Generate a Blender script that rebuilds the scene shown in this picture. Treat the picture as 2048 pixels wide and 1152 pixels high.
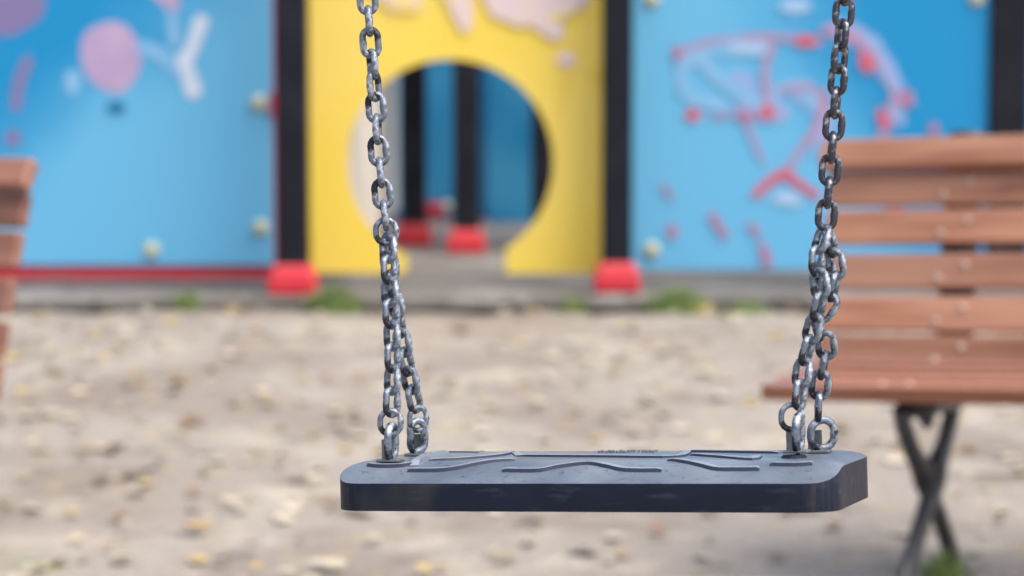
import bpy, bmesh, math, random
from mathutils import Vector, Matrix
R = math.radians
random.seed(7)
for o in list(bpy.data.objects): bpy.data.objects.remove(o)
S = bpy.context.scene
C = S.collection

# ------------------------------------------------------------------ camera
F = 4836.0                      # focal length in pixels of the 2048 px wide photo (85 mm)
HOR = 200.0; EYE = 1.05
PITCH = math.atan((576 - HOR) / F)
cam = bpy.data.cameras.new('camera'); camo = bpy.data.objects.new('camera', cam); C.objects.link(camo)
camo.location = (0, 0, EYE); camo.rotation_euler = (math.pi/2 - PITCH, 0, 0)
cam.sensor_width = 36; cam.lens = 36 * F / 2048; cam.clip_start = .05; cam.clip_end = 2000
cam.dof.use_dof = True; cam.dof.focus_distance = 2.19; cam.dof.aperture_fstop = 4.5
S.camera = camo
S.render.resolution_x = 1024; S.render.resolution_y = 576

# ------------------------------------------------------------------ light
SUN_EL = R(60); SUN_AZ = R(125)          # azimuth from +Y, clockwise
w = bpy.data.worlds.new('World'); S.world = w; w.use_nodes = True
nt = w.node_tree; bg = nt.nodes['Background']
sky = nt.nodes.new('ShaderNodeTexSky'); sky.sky_type = 'NISHITA'; sky.sun_disc = False
sky.sun_elevation = SUN_EL; sky.sun_rotation = SUN_AZ; sky.air_density = 1.0; sky.dust_density = 6.0; sky.ozone_density = 1.0
nt.links.new(sky.outputs[0], bg.inputs[0]); bg.inputs[1].default_value = .15
sl = bpy.data.lights.new('sun', 'SUN'); sl.energy = 1.1; sl.angle = R(65); sl.color = (1, .97, .93)
so = bpy.data.objects.new('sun', sl); C.objects.link(so)
sd = Vector((math.sin(SUN_AZ)*math.cos(SUN_EL), math.cos(SUN_AZ)*math.cos(SUN_EL), math.sin(SUN_EL)))
so.rotation_euler = sd.to_track_quat('Z', 'Y').to_euler(); so.location = sd * 30
S.view_settings.view_transform = 'Standard'; S.view_settings.look = 'None'
S.view_settings.exposure = 0.76; S.view_settings.gamma = 1

# ------------------------------------------------------------------ helpers
cp, sp = math.cos(PITCH), math.sin(PITCH)
def ray(px, py):
    a = (px - 1024) / F; b = (576 - py) / F
    return Vector((a, cp + b*sp, -sp + b*cp))
def at(px, py, Y):
    d = ray(px, py); return Vector((0, 0, EYE)) + d * (Y / d.y)
def ground_z(x, y):
    t = min(max((y - 5.2) / 4.3, 0), 1)
    z = .215 * (t*t*(3 - 2*t) * .5 + t * .5)
    if x > .95 and y < 7: z += .030 * (x - .95)
    return z
def on_ground(px, py, dz=0):
    d = ray(px, py); s = 2.0
    while s < 40:
        p = Vector((0, 0, EYE)) + d * s
        if p.z <= ground_z(p.x, p.y) + dz: return p
        s += .004
    return p

def mat(name, col, rough=.6, metal=0.0, noise=None, bump=None, spec=.5, coord='Object'):
    """noise: list of (scale, colour2, lo, hi, detail); bump: (scale, strength, distance)"""
    m = bpy.data.materials.new(name); m.use_nodes = True
    n = m.node_tree; b = n.nodes['Principled BSDF']
    b.inputs['Roughness'].default_value = rough; b.inputs['Metallic'].default_value = metal
    b.inputs['Specular IOR Level'].default_value = spec
    tc = n.nodes.new('ShaderNodeTexCoord')
    rgb = n.nodes.new('ShaderNodeRGB'); rgb.outputs[0].default_value = (*col, 1)
    cur = rgb.outputs[0]
    for q in (noise or []):
        sc, c2, lo, hi, det = q[:5]
        t = n.nodes.new('ShaderNodeTexNoise'); t.inputs['Detail'].default_value = det
        if isinstance(sc, tuple):
            mp = n.nodes.new('ShaderNodeMapping'); mp.inputs['Scale'].default_value = sc
            n.links.new(tc.outputs[coord], mp.inputs[0]); n.links.new(mp.outputs[0], t.inputs[0]); t.inputs['Scale'].default_value = 1
        else:
            t.inputs['Scale'].default_value = sc; n.links.new(tc.outputs[coord], t.inputs[0])
        r = n.nodes.new('ShaderNodeMapRange'); r.inputs[1].default_value = lo; r.inputs[2].default_value = hi
        n.links.new(t.outputs[0], r.inputs[0])
        mx = n.nodes.new('ShaderNodeMix'); mx.data_type = 'RGBA'
        n.links.new(r.outputs[0], mx.inputs[0]); n.links.new(cur, mx.inputs[6]); mx.inputs[7].default_value = (*c2, 1)
        cur = mx.outputs[2]
    if 'wood' in name:
        oi = n.nodes.new('ShaderNodeObjectInfo'); mr = n.nodes.new('ShaderNodeMapRange'); mr.inputs[3].default_value = .80; mr.inputs[4].default_value = 1.15
        hs_ = n.nodes.new('ShaderNodeHueSaturation'); n.links.new(oi.outputs['Random'], mr.inputs[0]); n.links.new(mr.outputs[0], hs_.inputs['Value'])
        n.links.new(cur, hs_.inputs['Color']); cur = hs_.outputs[0]
    n.links.new(cur, b.inputs['Base Color'])
    if bump:
        t = n.nodes.new('ShaderNodeTexNoise'); t.inputs['Detail'].default_value = 5
        if isinstance(bump[0], tuple):
            mp = n.nodes.new('ShaderNodeMapping'); mp.inputs['Scale'].default_value = bump[0]
            n.links.new(tc.outputs[coord], mp.inputs[0]); n.links.new(mp.outputs[0], t.inputs[0]); t.inputs['Scale'].default_value = 1
        else:
            t.inputs['Scale'].default_value = bump[0]; n.links.new(tc.outputs[coord], t.inputs[0])
        bp = n.nodes.new('ShaderNodeBump'); bp.inputs['Strength'].default_value = bump[1]; bp.inputs['Distance'].default_value = bump[2]
        n.links.new(t.outputs[0], bp.inputs['Height']); n.links.new(bp.outputs[0], b.inputs['Normal'])
    return m

def tag(o, label=None, cat=None, group=None, kind=None):
    if label: o['label'] = label
    if cat: o['category'] = cat
    if group: o['group'] = group
    if kind: o['kind'] = kind
    return o
def empty(name, loc=(0, 0, 0)):
    o = bpy.data.objects.new(name, None); C.objects.link(o); o.location = loc; o.empty_display_size = .1
    return o
def obj(name, bm, m, parent=None, smooth=False, bevel=0, seg=2):
    bmesh.ops.recalc_face_normals(bm, faces=bm.faces)
    me = bpy.data.meshes.new(name); bm.to_mesh(me); bm.free()
    if smooth:
        for p in me.polygons: p.use_smooth = True
    for k in (m if isinstance(m, list) else [m]): me.materials.append(k)
    o = bpy.data.objects.new(name, me); C.objects.link(o)
    if parent: o.parent = parent
    if bevel:
        md = o.modifiers.new('bevel', 'BEVEL'); md.width = bevel; md.segments = seg; md.limit_method = 'ANGLE'; md.angle_limit = R(40)
    return o
def box(bm, c, s, M=None):
    vs = []
    for i in (-1, 1):
        for j in (-1, 1):
            for k in (-1, 1):
                p = Vector((c[0]+i*s[0]/2, c[1]+j*s[1]/2, c[2]+k*s[2]/2)); vs.append(bm.verts.new(M @ p if M else p))
    for f in ((0,1,3,2),(4,6,7,5),(0,4,5,1),(2,3,7,6),(0,2,6,4),(1,5,7,3)): bm.faces.new([vs[i] for i in f])
def box2(bm, a, b):
    box(bm, [(a[i]+b[i])/2 for i in range(3)], [abs(b[i]-a[i]) for i in range(3)])
def frames(pts, closed=False):
    n = len(pts); T = []
    for i in range(n):
        a = pts[(i-1) % n] if (closed or i > 0) else pts[i]
        b = pts[(i+1) % n] if (closed or i < n-1) else pts[i]
        T.append((b - a).normalized())
    return T
def tube(bm, pts, r, n=8, closed=False, ref=Vector((0, 0, 1)), ell=(1, 1), cap=True):
    """tube along pts; r number or list; ell: (along ref-side, along binormal) factors"""
    T = frames(pts, closed); rings = []
    for i, p in enumerate(pts):
        t = T[i]; a = ref - t * ref.dot(t)
        if a.length < 1e-4: a = Vector((1, 0, 0)) - t * t.x
        a.normalize(); b = t.cross(a)
        rr = r[i] if isinstance(r, (list, tuple)) else r
        rings.append([bm.verts.new(p + (a*math.cos(2*math.pi*k/n)*ell[0] + b*math.sin(2*math.pi*k/n)*ell[1])*rr) for k in range(n)])
    m = len(rings)
    for i in range(m if closed else m-1):
        A, B = rings[i], rings[(i+1) % m]
        for k in range(n): bm.faces.new((A[k], A[(k+1) % n], B[(k+1) % n], B[k]))
    if not closed and cap:
        bm.faces.new(rings[0][::-1]); bm.faces.new(rings[-1])
def disc(bm, c, axis, r, h, n=16, dome=0):
    """short solid of revolution from c along axis"""
    axis = axis.normalized(); a = axis.orthogonal().normalized(); b = axis.cross(a)
    prof = [(r, 0), (r, h*.6), (r*.85, h)] if not dome else [(r, 0), (r*.95, h*.45), (r*.7, h*.8), (r*.3, h)]
    rings = [[bm.verts.new(c + axis*z + (a*math.cos(2*math.pi*k/n) + b*math.sin(2*math.pi*k/n))*q) for k in range(n)] for q, z in prof]
    for A, B in zip(rings, rings[1:]):
        for k in range(n): bm.faces.new((A[k], A[(k+1) % n], B[(k+1) % n], B[k]))
    bm.faces.new(rings[0][::-1]); bm.faces.new(rings[-1])
def catmull(P, k=10):
    out = []; n = len(P)
    for i in range(n-1):
        p0 = P[max(i-1, 0)]; p1 = P[i]; p2 = P[i+1]; p3 = P[min(i+2, n-1)]
        for j in range(k):
            t = j / k
            out.append(.5*((2*p1) + (p2-p0)*t + (2*p0-5*p1+4*p2-p3)*t*t + (3*p1-p0-3*p2+p3)*t**3))
    out.append(P[-1].copy()); return out

# ------------------------------------------------------------------ materials
M_ground = mat('sandy_soil', (.305, .272, .236), .95, 0,
    [(.5, (.36, .33, .29), .35, .7, 3), (1.3, (.215, .18, .15), .45, .68, 4), (4.0, (.44, .40, .33), .52, .72, 3), (5, (.17, .14, .11), .58, .72, 3), (9, (.37, .31, .19), .60, .74, 2), (60, (.20, .175, .145), .5, .75, 3)],
    (38, .5, .02))
M_slab = mat('weathered_concrete', (.17, .162, .15), .9, 0, [(.8, (.25, .24, .225), .45, .6, 3), (2.5, (.085, .08, .07), .45, .68, 5), (9, (.29, .28, .26), .58, .8, 4), (14, (.06, .055, .04), .6, .72, 4)], (60, .4, .004))
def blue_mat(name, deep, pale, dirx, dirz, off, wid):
    """blue board: reflected sky and trees painted as a deep-to-pale blend, object coordinates"""
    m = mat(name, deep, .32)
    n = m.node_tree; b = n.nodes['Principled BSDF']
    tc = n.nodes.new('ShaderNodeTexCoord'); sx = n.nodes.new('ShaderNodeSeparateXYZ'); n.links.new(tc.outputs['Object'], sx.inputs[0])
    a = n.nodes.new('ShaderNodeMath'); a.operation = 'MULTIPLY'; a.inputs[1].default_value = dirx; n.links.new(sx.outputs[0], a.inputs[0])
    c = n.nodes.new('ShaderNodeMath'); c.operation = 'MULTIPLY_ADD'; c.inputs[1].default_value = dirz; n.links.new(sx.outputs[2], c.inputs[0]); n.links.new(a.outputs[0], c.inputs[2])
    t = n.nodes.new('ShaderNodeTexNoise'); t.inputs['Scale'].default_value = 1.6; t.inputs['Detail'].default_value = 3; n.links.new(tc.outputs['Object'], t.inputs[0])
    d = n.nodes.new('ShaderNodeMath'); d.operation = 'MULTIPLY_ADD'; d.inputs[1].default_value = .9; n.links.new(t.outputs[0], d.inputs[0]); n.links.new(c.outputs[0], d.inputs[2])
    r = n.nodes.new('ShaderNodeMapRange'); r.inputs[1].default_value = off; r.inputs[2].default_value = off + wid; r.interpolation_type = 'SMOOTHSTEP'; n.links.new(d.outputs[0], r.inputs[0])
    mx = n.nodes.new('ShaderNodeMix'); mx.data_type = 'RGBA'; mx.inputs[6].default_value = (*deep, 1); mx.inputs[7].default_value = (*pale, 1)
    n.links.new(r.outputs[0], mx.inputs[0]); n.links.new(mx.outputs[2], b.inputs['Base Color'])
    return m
DEEP = (.004, .26, .55); PALE = (.13, .46, .73)  # deep to pale blend stands in for reflections on the boards
M_blueL = blue_mat('reflection_blue_board', DEEP, PALE, .9, -1.0, -2.35, .8)
M_blueR = blue_mat('reflection_blue_board_b', DEEP, PALE, -1.2, -.55, -2.0, .8)
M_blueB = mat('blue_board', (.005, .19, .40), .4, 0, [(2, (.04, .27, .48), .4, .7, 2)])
M_yel = mat('yellow_board', (.88, .66, .09), .4, 0, [(1.3, (.90, .68, .15), .4, .65, 3), (3, (.74, .50, .01), .62, .75, 2)])
M_cream = mat('cream_board', (.84, .77, .66), .5, 0, [(3, (.7, .6, .5), .5, .8, 3)])
M_post = mat('dark_post', (.008, .009, .016), .6, 0, [(6, (.014, .016, .025), .4, .7, 4)], spec=.2)
M_red = mat('red_plastic', (.58, .02, .04), .45, 0, [(12, (.5, .05, .04), .5, .8, 3)])
M_cap = mat('yellow_cap', (.50, .52, .36), .5, 0, [(20, (.42, .42, .26), .5, .8, 2)])
M_lilac = mat('lilac_paint', (.42, .32, .52), .7, 0, [(5, (.50, .38, .56), .4, .7, 2)])
M_lilac2 = mat('violet_paint', (.20, .17, .36), .7)
M_white2 = mat('faint_white_paint', (.36, .53, .76), .7, 0, [(7, (.28, .47, .72), .45, .7, 3)])
M_lavh = mat('lavender_spray_paint', (.25, .39, .68), .7, 0, [(5, (.30, .36, .62), .45, .65, 3)])
M_white = mat('white_paint', (.62, .68, .80), .7, 0, [(6, (.45, .60, .78), .45, .7, 3)])
M_haze = mat('pale_spray_paint', (.22, .46, .72), .7, 0, [(8, (.14, .44, .72), .45, .62, 3)])
M_pink = mat('pink_spray_paint', (.38, .27, .44), .7, 0, [(9, (.50, .20, .30), .5, .65, 3), (6, (.30, .36, .60), .5, .62, 3)])
M_redp = mat('red_spray_paint', (.60, .10, .15), .7, 0, [(8, (.50, .13, .22), .4, .7, 2)])
M_mauve = mat('mauve_spray_paint', (.42, .18, .30), .7)
M_lavy = mat('pale_lavender_paint', (.74, .60, .54), .7, 0, [(5, (.70, .58, .66), .4, .65, 2), (9, (.86, .68, .22), .54, .66, 3)])
M_deepb = mat('deep_blue_spot', (.0, .16, .35), .6)
M_wood = mat('varnished_wood', (.45, .225, .135), .38, 0, [((3, 40, 40), (.27, .105, .055), .42, .68, 5), ((1.2, 8, 8), (.50, .27, .18), .45, .7, 3), ((5, 12, 12), (.20, .085, .05), .62, .78, 4)], ((4, 90, 90), .35, .002))
M_wood2 = mat('shaded_varnished_wood', (.19, .06, .022), .28, 0, [((3, 40, 40), (.15, .05, .025), .4, .7, 5), ((1.2, 8, 8), (.27, .11, .06), .45, .7, 3)], ((4, 90, 90), .3, .001), spec=.8)  # slat sides: shade and dark reflection put into the varnish colour
M_woodd = mat('darker_brown_wood', (.29, .135, .095), .4, 0, [((3, 40, 40), (.18, .075, .045), .42, .68, 5), ((1.2, 8, 8), (.34, .18, .13), .45, .7, 3)], ((4, 90, 90), .35, .002))  # darker, browner wood, used on the left bench
M_woodtop = mat('sheen_seat_wood', (.40, .20, .14), .22, 0, [((3, 40, 40), (.30, .13, .08), .4, .7, 5)], ((4, 90, 90), .3, .001), spec=.9)  # slat tops: sky sheen put into the lighter base colour
M_iron = mat('black_cast_iron', (.035, .038, .048), .34, 0, [(25, (.06, .05, .045), .5, .75, 4)], (80, .3, .001))
M_bolt = mat('bolt_head', (.48, .37, .30), .4, .3)
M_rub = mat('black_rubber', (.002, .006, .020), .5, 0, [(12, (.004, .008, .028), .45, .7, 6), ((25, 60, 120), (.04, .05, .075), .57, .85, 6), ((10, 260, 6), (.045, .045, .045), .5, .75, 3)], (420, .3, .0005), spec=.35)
M_rubtop = mat('worn_sheen_rubber', (.095, .122, .162), .30, 0, [(11, (.19, .225, .27), .4, .7, 5), (160, (.05, .055, .07), .6, .75, 4)], (500, .6, .0007), spec=.9)  # worn seat top, with the sky's sheen put into its pale base
M_rubgap = mat('rib_wall_rubber', (.03, .04, .075), .5)  # rib front walls: step shade put into the dark blue base
M_rubhi = mat('highlight_rubber', (.26, .30, .36), .3, 0, [(60, (.18, .21, .26), .5, .7, 3)], spec=.9)  # rib tops: pale base stands in for highlights
M_steel = mat('galvanised_steel', (.16, .195, .25), .47, .55, [(110, (.50, .57, .66), .46, .60, 5), (60, (.02, .023, .035), .50, .58, 5)], (300, .8, .0012), spec=.8)
M_steel2 = mat('tarnished_steel', (.055, .06, .08), .45, .6, [(90, (.38, .41, .46), .54, .64, 5), (60, (.07, .035, .03), .60, .70, 4)], (400, .6, .0010), spec=.8)
M_zinc = mat('pale_zinc', (.17, .19, .20), .45, .5, [(200, (.25, .27, .27), .5, .75, 4)])
M_grass = mat('grass_blade', (.22, .32, .10), .7, 0, [(8, (.16, .22, .06), .4, .7, 2)])
M_leaf = [mat('pale_dry_leaf', (.45, .405, .30), .7, 0, [(40, (.38, .31, .2), .5, .8, 3)]), mat('yellow_dry_leaf', (.46, .34, .11), .7, 0, [(40, (.34, .2, .06), .5, .8, 3)]),
          mat('brown_dry_leaf', (.24, .145, .08), .7, 0, [(40, (.30, .17, .07), .5, .8, 3)]), mat('cream_dry_leaf', (.50, .45, .36), .7, 0, [(40, (.46, .38, .27), .5, .8, 3)])]

# ------------------------------------------------------------------ ground
bm = bmesh.new()
xs = [-600, -150, -40, -12] + [-6 + .12*i for i in range(101)] + [12, 40, 150, 600]
ys = [-600, -100, -20, -3, 0, 2] + [3 + .12*i for i in range(68)] + [13, 16, 20, 40, 150, 900]
rnd = random.Random(3)
def bumpz(x, y):
    if abs(x) > 5.9 or y < 3 or y > 9.64: return 0
    if y > 9.4: return -.012 + .014*math.sin(x*7.3 + 2*math.sin(x*3.1))*math.sin(x*2.2 + 1) + rnd.uniform(-.004, .006)
    return .010*math.sin(x*3.1 + 1.3*math.sin(y*2.3)) * math.sin(y*2.7 + math.sin(x*1.7)) + rnd.uniform(-.003, .003)
V = [[bm.verts.new((x, y, ground_z(min(x, 4), y) + bumpz(x, y))) for x in xs] for y in ys]
for j in range(len(ys)-1):
    for i in range(len(xs)-1): bm.faces.new((V[j][i], V[j][i+1], V[j+1][i+1], V[j+1][i]))
tag(obj('ground', bm, M_ground, smooth=True), kind='structure')

# concrete pad the playhouse stands on, worn front edge
SLAB = .27
bm = bmesh.new()
n = 70; fr = []
for i in range(n+1):
    x = -5 + 10.5*i/n
    y = 9.62 + (.05*math.cos((x+.25)*2.2) * -1 if -1.0 < x < .5 else 0) + rnd.uniform(-.012, .012)
    fr.append((x, y))
prof = [(.0, .0), (-.012, -.012), (-.012, -.045), (.075, -.05), (.075, -.16)]
rows_ = [[bm.verts.new((x, 18, SLAB)) for x, y in fr]]
for dy, dz in prof: rows_.append([bm.verts.new((x, y + dy, SLAB + dz + rnd.uniform(-.003, .003))) for x, y in fr])
rows_.append([bm.verts.new((x, 18, SLAB-.16)) for x, y in fr])
for A, B in zip(rows_, rows_[1:] + rows_[:1]):
    for i in range(n): bm.faces.new((A[i], A[i+1], B[i+1], B[i]))
tag(obj('pavement', bm, M_slab), kind='structure')

# ------------------------------------------------------------------ playhouse
PY = 10.0
house = tag(empty('playhouse', (0, PY, SLAB)), 'playhouse of blue and yellow boards between black posts, round doorway in the yellow one', 'playhouse')
house_inv = Matrix.Translation((0, -PY, -SLAB))
def hobj(name, bm, m, parent=None, **k):
    bm.transform(house_inv); o = obj(name, bm, m, parent or house, **k); return o
def X(px, Y=PY): return at(px, 200, Y).x
def Z(py, Y=PY): return at(1024, py, Y).z
TOP = 2.0
def post(px0, px1, Y, foot_top=None, w_top=None):
    x0, x1 = X(px0, Y), X(px1, Y); d = .13
    bm = bmesh.new(); box2(bm, (x0, Y, SLAB+.03), (x1, Y+d, TOP+.1))
    p = hobj('post', bm, M_post, bevel=.012, seg=3)
    bm = bmesh.new(); c = (x0+x1)/2; hw = (x1-x0)/2
    prof = [(hw+.03, SLAB), (hw+.032, SLAB+.05), (hw+.018, SLAB+.10), (hw+.004, SLAB+.125)]
    rings = []
    for q, z in prof:
        yc = Y + d/2; qy = q - hw + d/2
        rings.append([bm.verts.new(v) for v in ((c-q, yc-qy, z), (c+q, yc-qy, z), (c+q, yc+qy, z), (c-q, yc+qy, z))])
    for A, B in zip(rings, rings[1:]):
        for k in range(4): bm.faces.new((A[k], A[(k+1) % 4], B[(k+1) % 4], B[k]))
    bm.faces.new(rings[-1]); bm.faces.new(rings[0][::-1])
    f = hobj('post_foot', bm, M_red, p, bevel=.012, seg=3)
    return p
post(549, 614, PY-.34); post(1205, 1266, PY-.22); post(1980, 2060, PY-.03)
def bolt_caps(panel, spots, Y):
    for px, py in spots:
        bm = bmesh.new(); disc(bm, at(px, py, Y), Vector((0, -1, 0)), .034, .022, 18, dome=1)
        hobj('bolt_cap', bm, M_cap, panel, smooth=True)
# left blue board over its red backing board
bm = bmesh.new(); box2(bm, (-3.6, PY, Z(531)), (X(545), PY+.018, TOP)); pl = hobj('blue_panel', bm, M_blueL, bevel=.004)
bm = bmesh.new(); box2(bm, (-3.6, PY+.0185, Z(557)), (X(556), PY+.036, TOP-.02)); hobj('backing_board', bm, M_red, pl)
bolt_caps(pl, [(303, 500), (521, 456), (517, 206)], PY)
# a red joining clip beside the upper cap
bm = bmesh.new(); box2(bm, (X(541), PY-.02, Z(232)), (X(556), PY-.001, Z(186))); hobj('corner_clip', bm, M_red, pl, bevel=.004)
# right blue board
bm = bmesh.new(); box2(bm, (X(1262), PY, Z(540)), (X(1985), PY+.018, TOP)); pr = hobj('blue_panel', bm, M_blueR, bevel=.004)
bolt_caps(pr, [(1303, 500), (1303, -2), (1953, -4), (1350, 556)][:3], PY)
bm = bmesh.new(); box2(bm, (X(2055), PY, Z(540)), (3.6, PY+.018, TOP)); hobj('blue_panel', bm, M_blueB)
# yellow board with round doorway
def hole_panel():
    cx, cz = X(900), Z(325); r = X(1106) - cx; t = .02
    x0, x1, z0, z1 = X(612), X(1207), Z(546), TOP
    xa, xb = X(812), X(1012)
    pts = []
    import math as m_
    a0 = m_.atan2(-m_.sqrt(r*r - (xb-cx)**2), xb-cx); a1 = m_.atan2(-m_.sqrt(r*r - (xa-cx)**2), xa-cx) + 2*m_.pi
    N = 72
    arc = [(cx + r*m_.cos(a0 + (a1-a0)*k/N), cz + r*m_.sin(a0 + (a1-a0)*k/N)) for k in range(N+1)]
    # each arc point is joined to a point on the outer frame (by direction)
    def outer(p):
        dx, dz = p[0]-cx, p[1]-cz; s = 1e9
        if dx > 1e-9: s = min(s, (x1-cx)/dx)
        if dx < -1e-9: s = min(s, (x0-cx)/dx)
        if dz > 1e-9: s = min(s, (z1-cz)/dz)
        if dz < -1e-9: s = min(s, (z0-cz)/dz)
        return (cx+dx*s, cz+dz*s)
    out = [outer(p) for p in arc]
    out[0] = (xb, z0); out[-1] = (xa, z0)
    # snap the nearest outer points to the corners
    for c in ((x0, z0), (x1, z0), (x0, z1), (x1, z1)):
        k = min(range(1, N), key=lambda i: (out[i][0]-c[0])**2 + (out[i][1]-c[1])**2); out[k] = c
    bm = bmesh.new()
    L = []
    for Yv in (PY-.012, PY-.012+t):
        L.append(([bm.verts.new((x, Yv, z)) for x, z in arc], [bm.verts.new((x, Yv, z)) for x, z in out]))
    for A, O in L:
        for k in range(N): bm.faces.new((A[k], A[k+1], O[k+1], O[k]))
    for q in (0, 1):
        P, Q = L[0][q], L[1][q]
        for k in range(N): bm.faces.new((P[k], P[k+1], Q[k+1], Q[k]))
    for e in (0, N): bm.faces.new((L[0][0][e], L[0][1][e], L[1][1][e], L[1][0][e]))
    return bm
py_ = hobj('yellow_panel', hole_panel(), M_yel)
# inside: side wall, posts, back boards
bm = bmesh.new(); box2(bm, (-.690, PY+.12, .42), (-.668, 14.2, 1.75)); hobj('cream_panel', bm, M_cream)
post(800, 852, 12.9); post(906, 958, 12.3); post(1063, 1125, 12.4)
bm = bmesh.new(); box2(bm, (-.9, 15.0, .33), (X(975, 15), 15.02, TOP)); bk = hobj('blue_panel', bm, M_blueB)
bm = bmesh.new(); box2(bm, (-.9, 15.021, .30), (X(975, 15), 15.04, TOP)); hobj('backing_board', bm, M_red, bk)
bolt_caps(bk, [(893, 412)], 15.0)
bm = bmesh.new(); box2(bm, (X(852, 14.98), 14.95, Z(428, 14.95)), (X(884, 14.98), 14.98, Z(405, 14.95))); hobj('corner_clip', bm, M_red, bk, bevel=.004)
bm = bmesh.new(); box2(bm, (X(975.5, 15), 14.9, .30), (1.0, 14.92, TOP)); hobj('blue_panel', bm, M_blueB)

bm = bmesh.new(); box2(bm, (-.66, 12.0, TOP+.11), (1.2, 14.0, TOP+.14)); hobj('unseen_shade_roof', bm, M_post)  # unseen cover added above the inner posts to shade their feet

# graffiti: thin coats of paint lying on the boards
off = [0]; SC_W = [1]
def stroke(bm, pts, wd, Y):
    off[0] += 1; y = Y - .0012 - .00022*(off[0] % 60)
    P = catmull([Vector((p[0], p[1], 0)) for p in pts], 6) if len(pts) > 2 else [Vector((*pts[0], 0)), Vector((*pts[1], 0))]
    ww = wd if isinstance(wd, (list, tuple)) else [wd]*2
    T = frames(P); Lf, Rt = [], []; n = len(P)
    for i, p in enumerate(P):
        t = i/(n-1); h = (ww[0]*(1-t) + ww[-1]*t)/2*SC_W[0]
        nn = Vector((-T[i].y, T[i].x, 0)); wob = 1 + .12*math.sin(i*1.9 + off[0])
        Lf.append(p + nn*h*wob); Rt.append(p - nn*h*wob)
    def cap(p, t, h, s):
        nn = Vector((-t.y, t.x, 0))
        return [p + nn*h*math.cos(a) + t*s*h*math.sin(a) for a in [math.pi*k/6 for k in range(1, 6)]]
    poly = Lf + cap(P[-1], T[-1], ww[-1]/2, 1) + Rt[::-1] + [p for p in cap(P[0], T[0], ww[0]/2*SC_W[0], -1)][::-1]
    # strip faces
    VL = [bm.verts.new(at(p.x, p.y, y)) for p in Lf]; VR = [bm.verts.new(at(p.x, p.y, y)) for p in Rt]
    for i in range(n-1): bm.faces.new((VL[i], VL[i+1], VR[i+1], VR[i]))
    c1 = [bm.verts.new(at(p.x, p.y, y)) for p in cap(P[-1], T[-1], ww[-1]/2*SC_W[0], 1)]
    bm.faces.new([VL[-1]] + c1 + [VR[-1]])
    c0 = [bm.verts.new(at(p.x, p.y, y)) for p in cap(P[0], T[0], ww[0]/2*SC_W[0], -1)]
    bm.faces.new([VL[0]] + c0 + [VR[0]])
def blob(bm, cx, cy, rx, ry, Y, rot=0, wob=.05):
    off[0] += 1; y = Y - .0012 - .00022*(off[0] % 60); vs = []
    for k in range(36):
        a = 2*math.pi*k/36; q = 1 + wob*math.sin(3*a + off[0]) + wob*.6*math.sin(5*a)
        u, v = rx*q*math.cos(a), ry*q*math.sin(a)
        vs.append(bm.verts.new(at(cx + u*math.cos(rot) - v*math.sin(rot), cy + u*math.sin(rot) + v*math.cos(rot), y)))
    bm.faces.new(vs)
def graffiti(parent, m, strokes=(), blobs=(), Y=PY, label=None):
    for pts, wd in strokes:
        bm = bmesh.new(); stroke(bm, pts, wd, Y); o = hobj('graffiti', bm, m, parent)
        if label: o['label'] = label
    for b in blobs:
        bm = bmesh.new(); blob(bm, b[0], b[1], b[2], b[3], Y, *(b[4:])); o = hobj('graffiti', bm, m, parent)
        if label: o['label'] = label
graffiti(pl, M_lilac2, [], [(15, 0, 72, 72), (-300, 150, 60, 80)], label='violet painted disc at the top left')
graffiti(pl, M_lilac, [], [(222, 113, 60, 72, -.25, .03)], label='lilac painted oval')
graffiti(pl, M_lilac, [([(310, -40), (345, 10)], [60, 30])], label='lilac dab above the white strokes')
graffiti(pl, M_lilac2, [([(55, 122), (38, 165), (32, 212)], [24, 22])], [(26, 276, 15, 17)], label='violet dashes')
graffiti(pl, M_haze, [([(285, 95), (320, 108), (360, 140)], [26, 30]), ([(342, 30), (350, 85)], [20, 24])], [(145, 165, 16, 26)], label='pale blue smear')
graffiti(pl, M_white, [([(402, 45), (388, 85), (374, 120)], [32, 24]), ([(366, 118), (377, 150), (386, 180)], [28, 34])], label='white brush strokes')
graffiti(pl, M_deepb, [], [(232, 216, 20, 13)])
# right board
graffiti(pr, M_lavh, [([(1480, 165), (1510, 215), (1560, 225)], [52, 40]), ([(1600, 180), (1650, 230), (1640, 300)], [44, 30]), ([(1680, 60), (1740, 90), (1790, 170)], [46, 36]), ([(1790, 205), (1800, 240)], [30, 24]), ([(1400, 105), (1450, 92)], [36, 30])], label='lavender haze of spray paint')
graffiti(pr, M_haze, [([(1365, 130), (1400, 105), (1470, 95), (1530, 92)], [30, 34]), ([(1365, 120), (1372, 190), (1450, 212)], [22, 26]), ([(1400, 120), (1460, 175), (1520, 205)], [26, 22]),
    ([(1530, 225), (1560, 180), (1610, 170), (1625, 205)], [24, 24])], [(1590, 12, 34, 15)], label='pale blue haze of spray paint')
graffiti(pr, M_white2, [([(1470, 94), (1520, 98)], [22, 26])], [(1592, 12, 30, 13), (1575, 397, 30, 15, .1, .12)], label='whitish dabs')
SC_W[0] = .72
graffiti(pr, M_pink, [([(1355, 108), (1400, 88), (1470, 76), (1550, 74), (1640, 84)], [17, 20]), ([(1650, 60), (1700, 70), (1760, 130), (1800, 200), (1822, 205)], [26, 22]),
    ([(1545, 92), (1530, 140), (1535, 200)], [20, 22]), ([(1652, 190), (1635, 250), (1600, 300), (1575, 342)], [20, 20]),
    ([(1425, 235), (1480, 228), (1530, 232)], [12, 12]), ([(1490, 240), (1510, 285), (1525, 320)], [18, 15]), ([(1785, 200), (1775, 250), (1762, 275)], [20, 22]),
    ([(1560, 180), (1610, 172), (1650, 190)], [14, 12])], label='pink spray painted lines')
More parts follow.
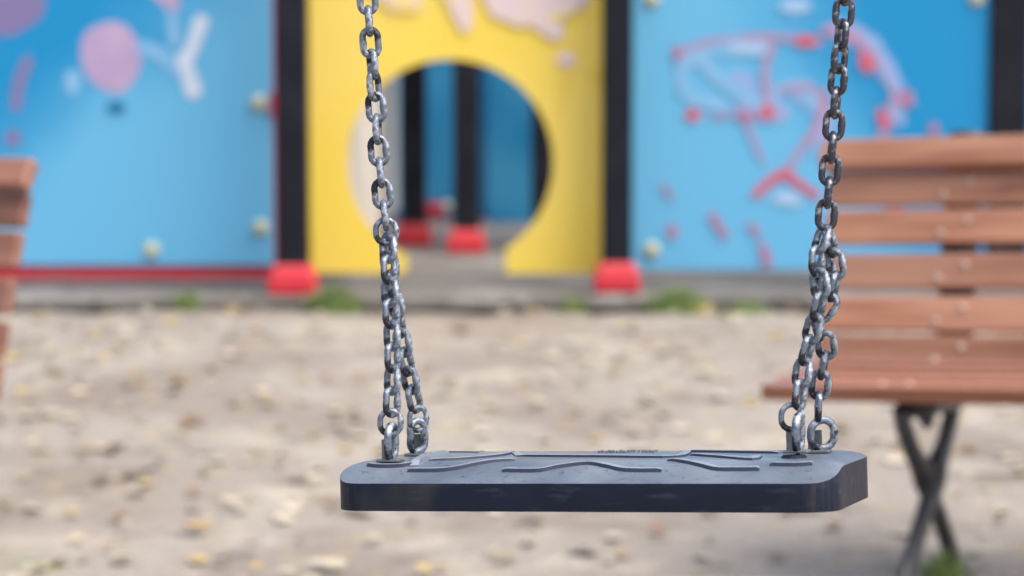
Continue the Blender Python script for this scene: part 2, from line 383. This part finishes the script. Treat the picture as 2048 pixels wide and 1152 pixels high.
graffiti(pr, M_redp, [([(1512, 388), (1545, 358), (1572, 345)], [24, 26]), ([(1572, 348), (1600, 368), (1636, 392)], [26, 18])], [(1386, 230, 16, 12), (1535, 224, 14, 16), (1612, 81, 22, 12), (1733, 124, 15, 22, -.4), (1766, 238, 10, 24, -.3), (1790, 408, 20, 10)], label='red arched stroke and red dots')
graffiti(pr, M_mauve, [([(1425, 432), (1450, 470)], [22, 20]), ([(1325, 370), (1345, 395)], [12, 12]), ([(1500, 450), (1516, 468)], [16, 16]), ([(1525, 490), (1535, 525)], [18, 26]), ([(1640, 480), (1660, 492)], [18, 16])],
    [(1356, 104, 11, 14), (1815, 195, 12, 16), (1345, 462, 10, 15), (1868, 258, 10, 12), (1490, 230, 16, 10)], label='mauve spray spots')
SC_W[0] = 1
# lavender paint on the yellow board
graffiti(py_, M_lavy, [([(760, -30), (790, 2), (830, 6)], [40, 30]), ([(900, -40), (925, 20), (930, 52)], [60, 24]), ([(985, -40), (1010, 10), (1080, 22), (1150, -10)], [60, 60]), ([(1070, 20), (1110, 62)], [70, 36])],
    [(1132, 118, 20, 15)], Y=PY-.012, label='pale lavender spray paint')

# ------------------------------------------------------------------ benches
def bench(name, origin, yaw, roll, length, label, M_wood=M_wood):
    root = tag(empty(name, origin), label, 'bench', 'slatted park benches beside the swing')
    root.rotation_euler = (0, roll, yaw)
    D = .40
    # seat slats (v = depth, w = up, w=0 is the seat top)
    for k in range(4):
        bm = bmesh.new(); v = .048 + k*.100
        box(bm, (length/2, v, -.020 + (.006*k)), (length, .090 if k else .096, .036))
        bm.normal_update()
        bm.faces.ensure_lookup_table()
        bmesh.ops.recalc_face_normals(bm, faces=bm.faces)
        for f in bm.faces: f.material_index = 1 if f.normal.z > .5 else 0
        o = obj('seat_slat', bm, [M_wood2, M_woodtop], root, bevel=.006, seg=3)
    def back(h): return Vector((0, .385 + .30*h*(.7 + .3*h/.6), h))        # leaning line of the backrest
    hs = [.030, .116, .211, .311, .398]
    for h in hs:
        c = back(h); ang = -math.atan(.26)
        M = Matrix.Translation((length/2, c.y, c.z)) @ Matrix.Rotation(ang, 4, 'X')
        bm = bmesh.new(); box(bm, (0, 0, 0), (length, .028, .080), M); obj('back_slat', bm, M_wood, root, bevel=.007, seg=3)
    c = back(.477); M = Matrix.Translation((length/2, c.y-.030, c.z)) @ Matrix.Rotation(-R(30), 4, 'X')
    bm = bmesh.new(); box(bm, (0, 0, 0), (length+.03, .036, .072), M); obj('top_rail', bm, M_wood, root, bevel=.008, seg=3)
    for u in (.305, length-.305):
        # upright behind the slats, joined to a seat bearer
        bm = bmesh.new()
        P = [back(h) + Vector((u, .040, 0)) for h in (-.03, .1, .25, .4, .52)]
        tube(bm, catmull(P, 4), .036, 8, ref=Vector((1, 0, 0)), ell=(1.2, .6))
        tube(bm, [Vector((u, .07, -.060)), Vector((u, .2, -.072)), Vector((u, .40, -.080)), Vector((u, .425, -.02))], .024, 8, ref=Vector((1, 0, 0)), ell=(1.4, .8))
        obj('back_support', bm, M_iron, root, smooth=True)
        zf = -.045
        feet = -.50
        for side in (0, 1):
            if side == 0: P = [(.045, zf-.01), (.068, -.10), (.135, -.165), (.192, -.205), (.232, -.252), (.31, -.32), (.40, -.42), (.445, feet)]
            else: P = [(.385, zf-.02), (.375, -.10), (.31, -.165), (.25, -.205), (.208, -.252), (.11, -.32), (-.03, -.43), (-.085, feet)]
            bm = bmesh.new(); dx = .008 if side else -.008
            pts = catmull([Vector((u+dx, v, z)) for v, z in P], 5); nn = len(pts)
            rr = [.0215 + .009*math.exp(-((i/(nn-1)-.48)/.12)**2) for i in range(nn)]
            tube(bm, pts, rr, 10, ref=Vector((1, 0, 0)), ell=(.85, 1.05))
            disc(bm, Vector((u+dx, P[-1][0], feet-.005)), Vector((0, 0, 1)), .032, .02, 12)
            obj('leg', bm, M_iron, root, smooth=True)
        # cast ornament between the legs below the seat
        bm = bmesh.new()
        tube(bm, catmull([Vector((u, .09, -.06)), Vector((u, .16, -.075)), Vector((u, .21, -.105)), Vector((u, .26, -.075)), Vector((u, .34, -.06))], 5), .013, 8, ref=Vector((1, 0, 0)))
        obj('leg_brace', bm, M_iron, root, smooth=True)
        for h in hs:
            c = back(h)
            for du, dh in ((-.030, -.014), (.030, .014)):
                bm = bmesh.new(); disc(bm, Vector((u+du, c.y - .0145 + .26*dh, c.z + dh)), Vector((0, -1, .26)), .0095, .005, 12, dome=1); obj('bolt', bm, M_bolt, root, smooth=True)
        for v in (.05, .148, .25):
            for du in (-.03, .03):
                bm = bmesh.new(); disc(bm, Vector((u+du-.02, v, -.004)), Vector((0, 0, 1)), .0095, .006, 12, dome=1); obj('bolt', bm, M_bolt, root, smooth=True)
    return root
pb = at(1520, 766, 5.16)
bench('park_bench', pb, R(-26), R(-2.0), 1.5, 'reddish wooden slatted bench on crossed black iron legs, right of the swing')
# the second bench: right end of its backrest shows at the left border
YAW2 = R(-26)
c = at(90, 282, 5.4)              # top right corner of the top rail
L2 = 1.5
off2 = Matrix.Rotation(YAW2, 4, 'Z') @ Vector((L2+.015, .385+.16, .535))
pb2 = c - off2
bench('park_bench', pb2, YAW2, R(.6), L2, 'wooden slatted bench cut by the left edge of the photo, only its backrest end showing', M_woodd)

# ------------------------------------------------------------------ grass, leaves
def tuft(px, py, wpx, hpx, n, label, leafy=False):
    c = on_ground(px, py); s = c.y / F
    if py < 640: c = at(px, py, 9.56); c.z = ground_z(c.x, c.y)
    root = bmesh.new(); W = wpx*s/2; Hh = hpx*s
    for _ in range(n):
        a = random.uniform(0, 6.28); q = random.random()**.7
        x = W*q*math.cos(a); y = W*.6*q*math.sin(a); h = Hh*random.uniform(.5, 1.1)*(1.1-.5*q)
        lean = Vector((random.uniform(-.6, .6), random.uniform(-.6, .6), 0))*h
        b = random.uniform(.0025, .0055); d = Vector((math.cos(a+1.5), math.sin(a+1.5), 0))*b
        p0 = Vector((x, y, -.01)); p1 = p0 + lean*.4 + Vector((0, 0, h*.6)); p2 = p0 + lean + Vector((0, 0, h))
        v = [root.verts.new(k) for k in (p0-d, p0+d, p1+d*.8, p1-d*.8, p2)]
        root.faces.new(v[:4]); root.faces.new((v[3], v[2], v[4]))
    o = obj('grass_tuft', root, M_grass); o.location = (c.x, c.y, ground_z(c.x, c.y)); tag(o, label, 'grass tuft', 'grass tufts on the sand'); return o
tuft(668, 628, 120, 62, 520, 'green grass tuft by the foot of the black post left of the yellow board')
tuft(373, 622, 60, 52, 160, 'small grass tuft at the slab edge below the left blue board')
tuft(1355, 622, 150, 60, 480, 'wide grass tuft at the slab edge below the right blue board')
tuft(1145, 616, 70, 42, 130, 'low grass tuft at the slab edge beside the right red post foot')
tuft(1885, 1165, 130, 85, 130, 'bright grass tuft around the iron bench foot')
tuft(60, 1135, 210, 26, 130, 'low grass patch in the bottom left corner')
tuft(1500, 612, 110, 30, 90, 'sparse grass at the slab edge left of the bench')

def leaf_verts(bm, c, size, a, tilt, mi=0):
    M = Matrix.Translation(c) @ Matrix.Rotation(a, 4, 'Z') @ Matrix.Rotation(tilt, 4, 'X')
    n = 7; prof = [0, .32, .46, .48, .40, .24, 0]
    L, Rr = [], []
    cur = random.uniform(.1, .35)
    mid = []
    for i in range(n):
        t = i/(n-1) - .5; z = cur*size*(t*t)*1.6 + .002
        mid.append(bm.verts.new(M @ Vector((t*size, 0, z))))
        L.append(bm.verts.new(M @ Vector((t*size, prof[i]*size*.8, z + cur*size*prof[i]*.6)))) if prof[i] else L.append(mid[-1])
        Rr.append(bm.verts.new(M @ Vector((t*size, -prof[i]*size*.8, z + cur*size*prof[i]*.6)))) if prof[i] else Rr.append(mid[-1])
    for i in range(n-1):
        for A in (L, Rr):
            f = []
            for v in (mid[i], mid[i+1], A[i+1], A[i]):
                if v not in f: f.append(v)
            if len(f) > 2:
                fc = bm.faces.new(f); fc.material_index = mi
# litter nobody could count
bm = bmesh.new(); rl = random.Random(11)
for _ in range(900):
    y = rl.uniform(5.0, 9.55); x = rl.uniform(-2.6, 2.6)
    z = ground_z(x, y)
    mi = rl.choices([0, 1, 2, 3], [4, 2.2, 2.4, 2.5])[0]
    leaf_verts(bm, Vector((x, y, z+.008)), rl.uniform(.028, .072), rl.uniform(0, 6.28), rl.uniform(-.35, .35), mi)
tag(obj('leaf_litter', bm, M_leaf), 'pale dry leaves strewn over the sand', 'leaf litter', kind='stuff')
LV = [(560, 915, .075, 3, 'large cream leaf lying left of the swing seat'), (1165, 1112, .085, 3, 'large white leaf lying below the middle of the swing seat'),
      (1240, 1122, .05, 1, 'ochre leaf beside the white leaf below the swing seat'), (350, 872, .055, 0, 'pale upright-pointing leaf in the left half of the sand'),
      (140, 842, .06, 0, 'pale oval leaf near the left bench'), (410, 955, .055, 1, 'ochre leaf on the sand, left of the swing seat'),
      (295, 975, .055, 1, 'dull yellow leaf left of the ochre leaf'), (390, 992, .05, 2, 'orange brown leaf just below the ochre leaf'),
      (80, 915, .055, 0, 'pale leaf at the far left of the sand'), (500, 1100, .05, 2, 'brown leaf lying near the bottom, lower left of the swing seat'),
      (255, 672, .065, 0, 'pale yellow leaf near the slab, left'), (268, 752, .05, 1, 'small orange leaf in the far left sand'), (215, 645, .05, 1, 'ochre leaf nearest the slab on the left'),
      (450, 1130, .07, 3, 'cream leaf at the bottom edge, left of centre'), (1405, 624, .11, 1, 'yellow leaf by the grass under the right blue board'), (1440, 640, .09, 1, 'second yellow leaf, in front of the one by the grass'),
      (1448, 800, .06, 3, 'cream leaf left of the bench seat end'), (1265, 875, .07, 3, 'cream leaf just behind the swing seat'), (1360, 560, .08, 0, 'pale yellow leaf standing on the concrete edge')]
for px, py, s, mi, lab in LV:
    p = on_ground(px, py); bm = bmesh.new(); leaf_verts(bm, Vector((0, 0, 0)), s, random.uniform(0, 6.28), random.uniform(.1, .5))
    if py == 560: p = at(px, 562, 9.8); p.z = SLAB
    o = obj('fallen_leaf', bm, M_leaf[mi]); o.location = (p.x, p.y, p.z+.012); tag(o, lab, 'leaf', 'larger fallen leaves on the sand')

# ------------------------------------------------------------------ swing
SC = Vector((.0819, 2.17, .7109)); YAW, PIT, ROL = -.3372, -.0682, -.0521
SL, SW, ST, SR, SH, SWD = .4596, .1789, .0247, .0299, .0163, .0499
MS = Matrix.Translation(SC) @ Matrix.Rotation(YAW, 4, 'Z') @ Matrix.Rotation(PIT, 4, 'X') @ Matrix.Rotation(ROL, 4, 'Y')
MSi = MS.inverted()
swing = tag(empty('swing', SC), 'black rubber swing seat hanging from two forked galvanised chains', 'swing')
swing.matrix_world = MS
def crown(v):
    t = min(max((v + SW/2)/SWD, 0), 1); return SH*t*t*(3-2*t)
def seat_local(px, py, dz=0):
    """where the line of sight meets the seat top, in seat coordinates"""
    o = MSi @ Vector((0, 0, EYE)); d = (MSi.to_3x3() @ ray(px, py)); s = 1.9; prev = None
    while s < 2.5:
        p = o + d*s
        if p.z <= crown(p.y) + dz: return p
        s += .0004
    return None
def half_len(v):
    q = SW/2 - SR
    return SL/2 if abs(v) <= q else SL/2 - SR + math.sqrt(max(0, SR**2 - (abs(v)-q)**2))
# seat body: rows across the depth, columns along the length
bm = bmesh.new(); rows = []
q = SW/2 - SR
vs_ = [-SW/2 + SR*(1-math.cos(math.pi/2*k/8)) for k in range(9)] + [-q + 2*q*k/16 for k in range(1, 16)] + [SW/2 - SR*(1-math.cos(math.pi/2*k/8)) for k in range(8, -1, -1)]
NU = 40
for v in vs_:
    h = half_len(v); us = [h*(lambda t: math.copysign(1-(1-abs(t))**1.8, t))(-1 + 2*i/NU) for i in range(NU+1)]
    rows.append([(bm.verts.new((u, v, crown(v) - .0045*(crown(v)/SH)**2*(max(0, abs(u)-(h-.016))/.016)**2)), bm.verts.new((u, v, -ST))) for u in us])
for a, b in zip(rows, rows[1:]):
    for i in range(NU):
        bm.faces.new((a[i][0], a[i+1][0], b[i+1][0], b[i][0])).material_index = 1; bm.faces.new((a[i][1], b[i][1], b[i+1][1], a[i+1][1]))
    for e in (0, NU): bm.faces.new((a[e][0], b[e][0], b[e][1], a[e][1]))
for r_ in (rows[0], rows[-1]):
    for i in range(NU): bm.faces.new((r_[i][0], r_[i+1][0], r_[i+1][1], r_[i][1]))
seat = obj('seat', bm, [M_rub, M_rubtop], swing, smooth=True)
md = seat.modifiers.new('bevel', 'BEVEL'); md.width = .005; md.segments = 4; md.limit_method = 'ANGLE'; md.angle_limit = R(50)
# raised tread ribs
ribs = [[(1006, 941), (1075, 941), (1115, 934), (1175, 927), (1215, 933), (1252, 940), (1325, 941)],
        [(1036, 913), (1190, 914), (1350, 915), (1378, 903.5)], [(1036, 913), (1026, 905)],
        [(817, 941), (870, 941), (910, 937), (960, 927), (1030, 921)],
        [(860, 921.5), (920, 919), (1000, 912), (1026, 905)],
        [(825, 934), (850, 912), (880, 904)],
        [(1338, 921), (1400, 930), (1432, 938), (1470, 939), (1520, 938)],
        [(1385, 911), (1440, 915), (1505, 920), (1518, 914)],
        [(1378, 904), (1450, 905), (1560, 907)],
        [(737, 930), (760, 932.5), (800, 932), (825, 928)], [(1541, 929), (1590, 930), (1625, 928)],
        [(900, 904.5), (960, 905)]]
for rb in ribs:
    pts = []
    for px, py in rb:
        p = seat_local(px, py)
        if p: pts.append(Vector((p.x, p.y, 0)))
    if len(pts) < 2: continue
    if pts[-1].x < pts[0].x: pts = pts[::-1]
    P = catmull(pts, 5) if len(pts) > 2 else pts
    P = [Vector((p.x, min(p.y, SW/2-.009), crown(p.y))) for p in P]
    bm = bmesh.new(); T = frames(P); rings = []
    for i, p in enumerate(P):
        s = Vector((-T[i].y, T[i].x, 0)).normalized()
        k = .6 if i in (0, len(P)-1) else 1
        rings.append([bm.verts.new(p + s*a + Vector((0, 0, z*k))) for a, z in ((-.0032, -.002), (-.0024, .0020), (-.0008, .0026), (.0055, .0022), (.0150, -.001))])
    for A, B in zip(rings, rings[1:]):
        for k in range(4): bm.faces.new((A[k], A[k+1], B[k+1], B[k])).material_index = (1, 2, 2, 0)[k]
    bm.faces.new(rings[0]); bm.faces.new(rings[-1])
    obj('tread_rib', bm, [M_rubtop, M_rubgap, M_rubhi], seat)
# row of small moulded studs at the rear middle
bm = bmesh.new()
for i in range(16):
    for j in range(2):
        if random.random() < .25: continue
        u = (i-7.5)*.0035 + .005 + random.uniform(-.0006, .0006); v = .062 + j*.010
        box(bm, (u, v, SH+.0008), (.0018, random.uniform(.003, .006), .0026))
obj('moulded_mark', bm, M_rubtop, seat)

# chains
PITCHL = .0195; WR = .0031
def link_mesh(L=.0302, W=.0203, r=WR, n=8, fat=1.0):
    bm = bmesh.new(); a = W/2 - r; h = L/2 - r - a; pts = []
    for k in range(9): t = math.pi*k/8; pts.append(Vector((a*math.cos(t), 0, h + a*math.sin(t))))
    pts.append(Vector((-a*.97, 0, 0)))
    for k in range(9): t = math.pi + math.pi*k/8; pts.append(Vector((a*math.cos(t), 0, -h + a*math.sin(t))))
    pts.append(Vector((a*.97, 0, 0)))
    rad = [r]*len(pts); rad[-1] = r*1.14                     # weld bulge
    tube(bm, pts, rad, n, closed=True, ref=Vector((0, 1, 0)))
    me = bm; return me
def put_link(mesh, p, t, ang, parent, j=0):
    t = t.normalized(); x = Vector((1, 0, 0)); x = (x - t*x.dot(t)).normalized(); y = t.cross(x)
    xr = x*math.cos(ang) + y*math.sin(ang); yr = t.cross(xr)
    M = Matrix((( xr.x, yr.x, t.x, p.x), (xr.y, yr.y, t.y, p.y), (xr.z, yr.z, t.z, p.z), (0, 0, 0, 1)))
    o = bpy.data.objects.new('link', mesh); C.objects.link(o); o.parent = parent
    o.matrix_local = MSi @ M
    return o
def mesh_of(bm, m, name='link'):
    bmesh.ops.recalc_face_normals(bm, faces=bm.faces); me = bpy.data.meshes.new(name); bm.to_mesh(me); bm.free()
    for p in me.polygons: p.use_smooth = True
    me.materials.append(m); return me
ME_a = mesh_of(link_mesh(), M_steel); ME_b = mesh_of(link_mesh(), M_steel2)
ME_ring = mesh_of(link_mesh(.0275, .0245, .0027), M_steel, 'ring')
def lay(P, me, parent, ang, start=0.0, pitch=PITCHL, count=None):
    """lays links along a smooth path; ang(i, s) turns each link about the path; s in metres"""
    Q = catmull(P, 16); cum = [0]
    for a, b in zip(Q, Q[1:]): cum.append(cum[-1] + (b-a).length)
    L = cum[-1]
    if count is None: count = max(1, round((L - start)/pitch))
    pitch = (L - start)/count
    def pt(s):
        s = min(max(s, 0), L-1e-6)
        for i in range(len(cum)-1):
            if cum[i+1] >= s: f = (s-cum[i])/(cum[i+1]-cum[i]); return Q[i].lerp(Q[i+1], f)
    for i in range(count):
        s = start + (i+.5)*pitch; p = pt(s); a = pt(s-.009); b = pt(s+.009)
        put_link(me, p, a-b, ang(i, s), parent)
    return count, pitch
def chain(name_label):
    o = bpy.data.objects.new('chain', None); C.objects.link(o); o.parent = swing; o['label'] = name_label; return o

def hardware(front, px_eye, py_top, py_base, parent, face):
    pass
# depths of the four fixings
def wpt(u, v, z=0): return MS @ Vector((u, v, crown(v)+z))
Dm = 2.17
for side in (0, 1):
    if side == 0:
        ch = chain('lighter grey chain, the left one, forking straight above the seat')
        fx = seat_local(781, 924); rx = seat_local(836, 912)
        JX, JY = 772, 463
    else:
        ch = chain('darker chain with rust tinge, the right one, its lower strands twisted together')
        fx = seat_local(1594, 914.5); rx = seat_local(1637, 906)
        JX, JY = 1652, 452
    if rx is None or rx.y > .07: rx = Vector(((rx.x if rx else 0), .062, SH))
    fw = MS @ fx; rw = MS @ rx
    Df, Dr = fw.y, rw.y; Dm = (Df + Dr)/2
    # ---- upper chain: from far above the frame down to the join
    if side == 0:
        up = [(700, -640), (722, -200), (735, 0), (741, 84), (752, 214), (757, 300), (765, 388), (771, 440)]
        K = [84, 214]; off_s = None
    else:
        up = [(1722, -640), (1700, -200), (1689, 0), (1684, 60), (1672, 200), (1667, 258), (1660, 343), (1652, 432)]
    me = ME_a if side == 0 else ME_b
    P = [at(x, y, Dm) for x, y in up]
    # walk upward from the join so that link centres fall where the photo has them
    P = P[::-1]
    base_y = up[-1][1]
    if side == 0:
        def ang(i, s, _=0):
            # from the join upward: edge, face, edge, face ... with a quarter turn between y=214 and y=84
            y = JY - 10 - s*F/2.19/1.0; tw = min(max((214 - y)/130, 0), 1)*math.pi/2
            return (math.pi/2 if i % 2 == 0 else 0) + tw + R(random.uniform(-7, 7))
        st = 10/2208
    else:
        def ang(i, s, _=0):
            y = JY - 8 - s*F/2.19; tw = min(max((255 - y)/230, 0), 1)*math.pi/2
            return (0 if i % 2 == 0 else math.pi/2) + tw + R(random.uniform(-7, 7))
        st = -19/2208
    P0 = P
    Q = P0
    if side == 0:
        # first link (edge-on) centred near y=430
        P0 = [at(772, 452, Dm)] + P[1:]
        lay(P0, me, ch, ang, 0, PITCHL)
    else:
        P0 = [at(1651, 452, Dm)] + P[1:]
        lay(P0, me, ch, ang, 0, PITCHL)
    # ---- join ring
    if side == 0:
        put_link(ME_ring, at(772, 463, Dm), Vector((0, 0, 1)), R(10), ch)
    # ---- strands
    if side == 0:
        fs = [(776, 476, Dm), (779, 560, (Dm*2+Df)/3), (785, 700, (Dm+2*Df)/3), (783, 826, Df)]
        rs = [(773, 476, Dm+.006), (784, 560, (Dm*2+Dr)/3+.008), (806, 690, (Dm+2*Dr)/3), (832, 816, Dr)]
        a1 = lambda i, s: (R(48) if i % 2 else R(-42)) + R(random.uniform(-8, 8))
        a2 = lambda i, s: (R(-30) if i % 2 else R(62)) + R(random.uniform(-10, 10))
    else:
        fs = [(1650, 458, Dm), (1634, 520, Dm-.008), (1641, 585, Dm-.014), (1628, 650, Dm-.012), (1608, 725, (Dm+Df)/2), (1597, 812, Df)]
        rs = [(1656, 462, Dm+.004), (1671, 545, Dm+.002), (1655, 610, Dm+.004), (1632, 640, Dm+.006), (1652, 690, Dm+.01), (1640, 770, Dr), (1636, 836, Dr)]
        a1 = lambda i, s: (R(40) if i % 2 else R(-50)) + s*2.2 + R(random.uniform(-8, 8))
        a2 = lambda i, s: (R(-25) if i % 2 else R(65)) + s*1.5 + R(random.uniform(-8, 8))
    mm = ME_a
    lay([at(*p) for p in fs], mm, ch, a1); lay([at(*p) for p in rs], mm, ch, a2)
    if side == 1:      # third loose run of links hanging inside the twist
        lay([at(*p) for p in [(1650, 488, Dm+.012), (1650, 545, Dm+.016), (1640, 600, Dm+.012)]], mm, ch, a2)
    # ---- rings, eyes and washers at the seat
    def fixing(local, ring_c, ring_face, eye_c, eye_len, eye_w, eye_ang, washer=True):
        if ring_c: put_link(ME_ring, at(*ring_c), Vector((0, 0, 1)), ring_face, ch)
        bm = link_mesh(eye_len, eye_w, .0036, 10)
        e = put_link(mesh_of(bm, M_steel, 'eye'), at(*eye_c), Vector((.0, 0, 1)), eye_ang, ch); e.name = 'eye'
        bm = bmesh.new(); c = Vector(local)
        M = Matrix.Translation((c.x, c.y, crown(c.y)))
        up_ = .0035 if (side and ring_c) else 0
        box(bm, (0, 0, .0016+up_), (.022, .018, .0026), M)
        box(bm, (-.004, .0055, .011+up_), (.013, .0026, .019), M)
        o = obj('eye_plate', bm, M_zinc, seat, bevel=.001)
    if side == 0:
        fixing(fx, (781, 845, Df), R(8), (783, 884, Df), .038, .026, R(72))
        fixing(rx, (836, 838, Dr), R(35), (835, 872, Dr), .036, .022, R(28))
    else:
        fixing(fx, (1583, 834, Df), R(12), (1597, 866, Df), .038, .026, R(68))
        fixing(rx, None, 0, (1645, 868, Dr), .033, .030, R(14))
        # black disc standing in for the shaded gap under the front eye plate
        bm = bmesh.new(); c = seat_local(1588, 915.5)
        disc(bm, Vector((c.x, c.y, crown(c.y)-.002)), Vector((0, 0, 1)), .0115, .0045, 16)
        obj('gap_shade_disc', bm, M_post, seat)
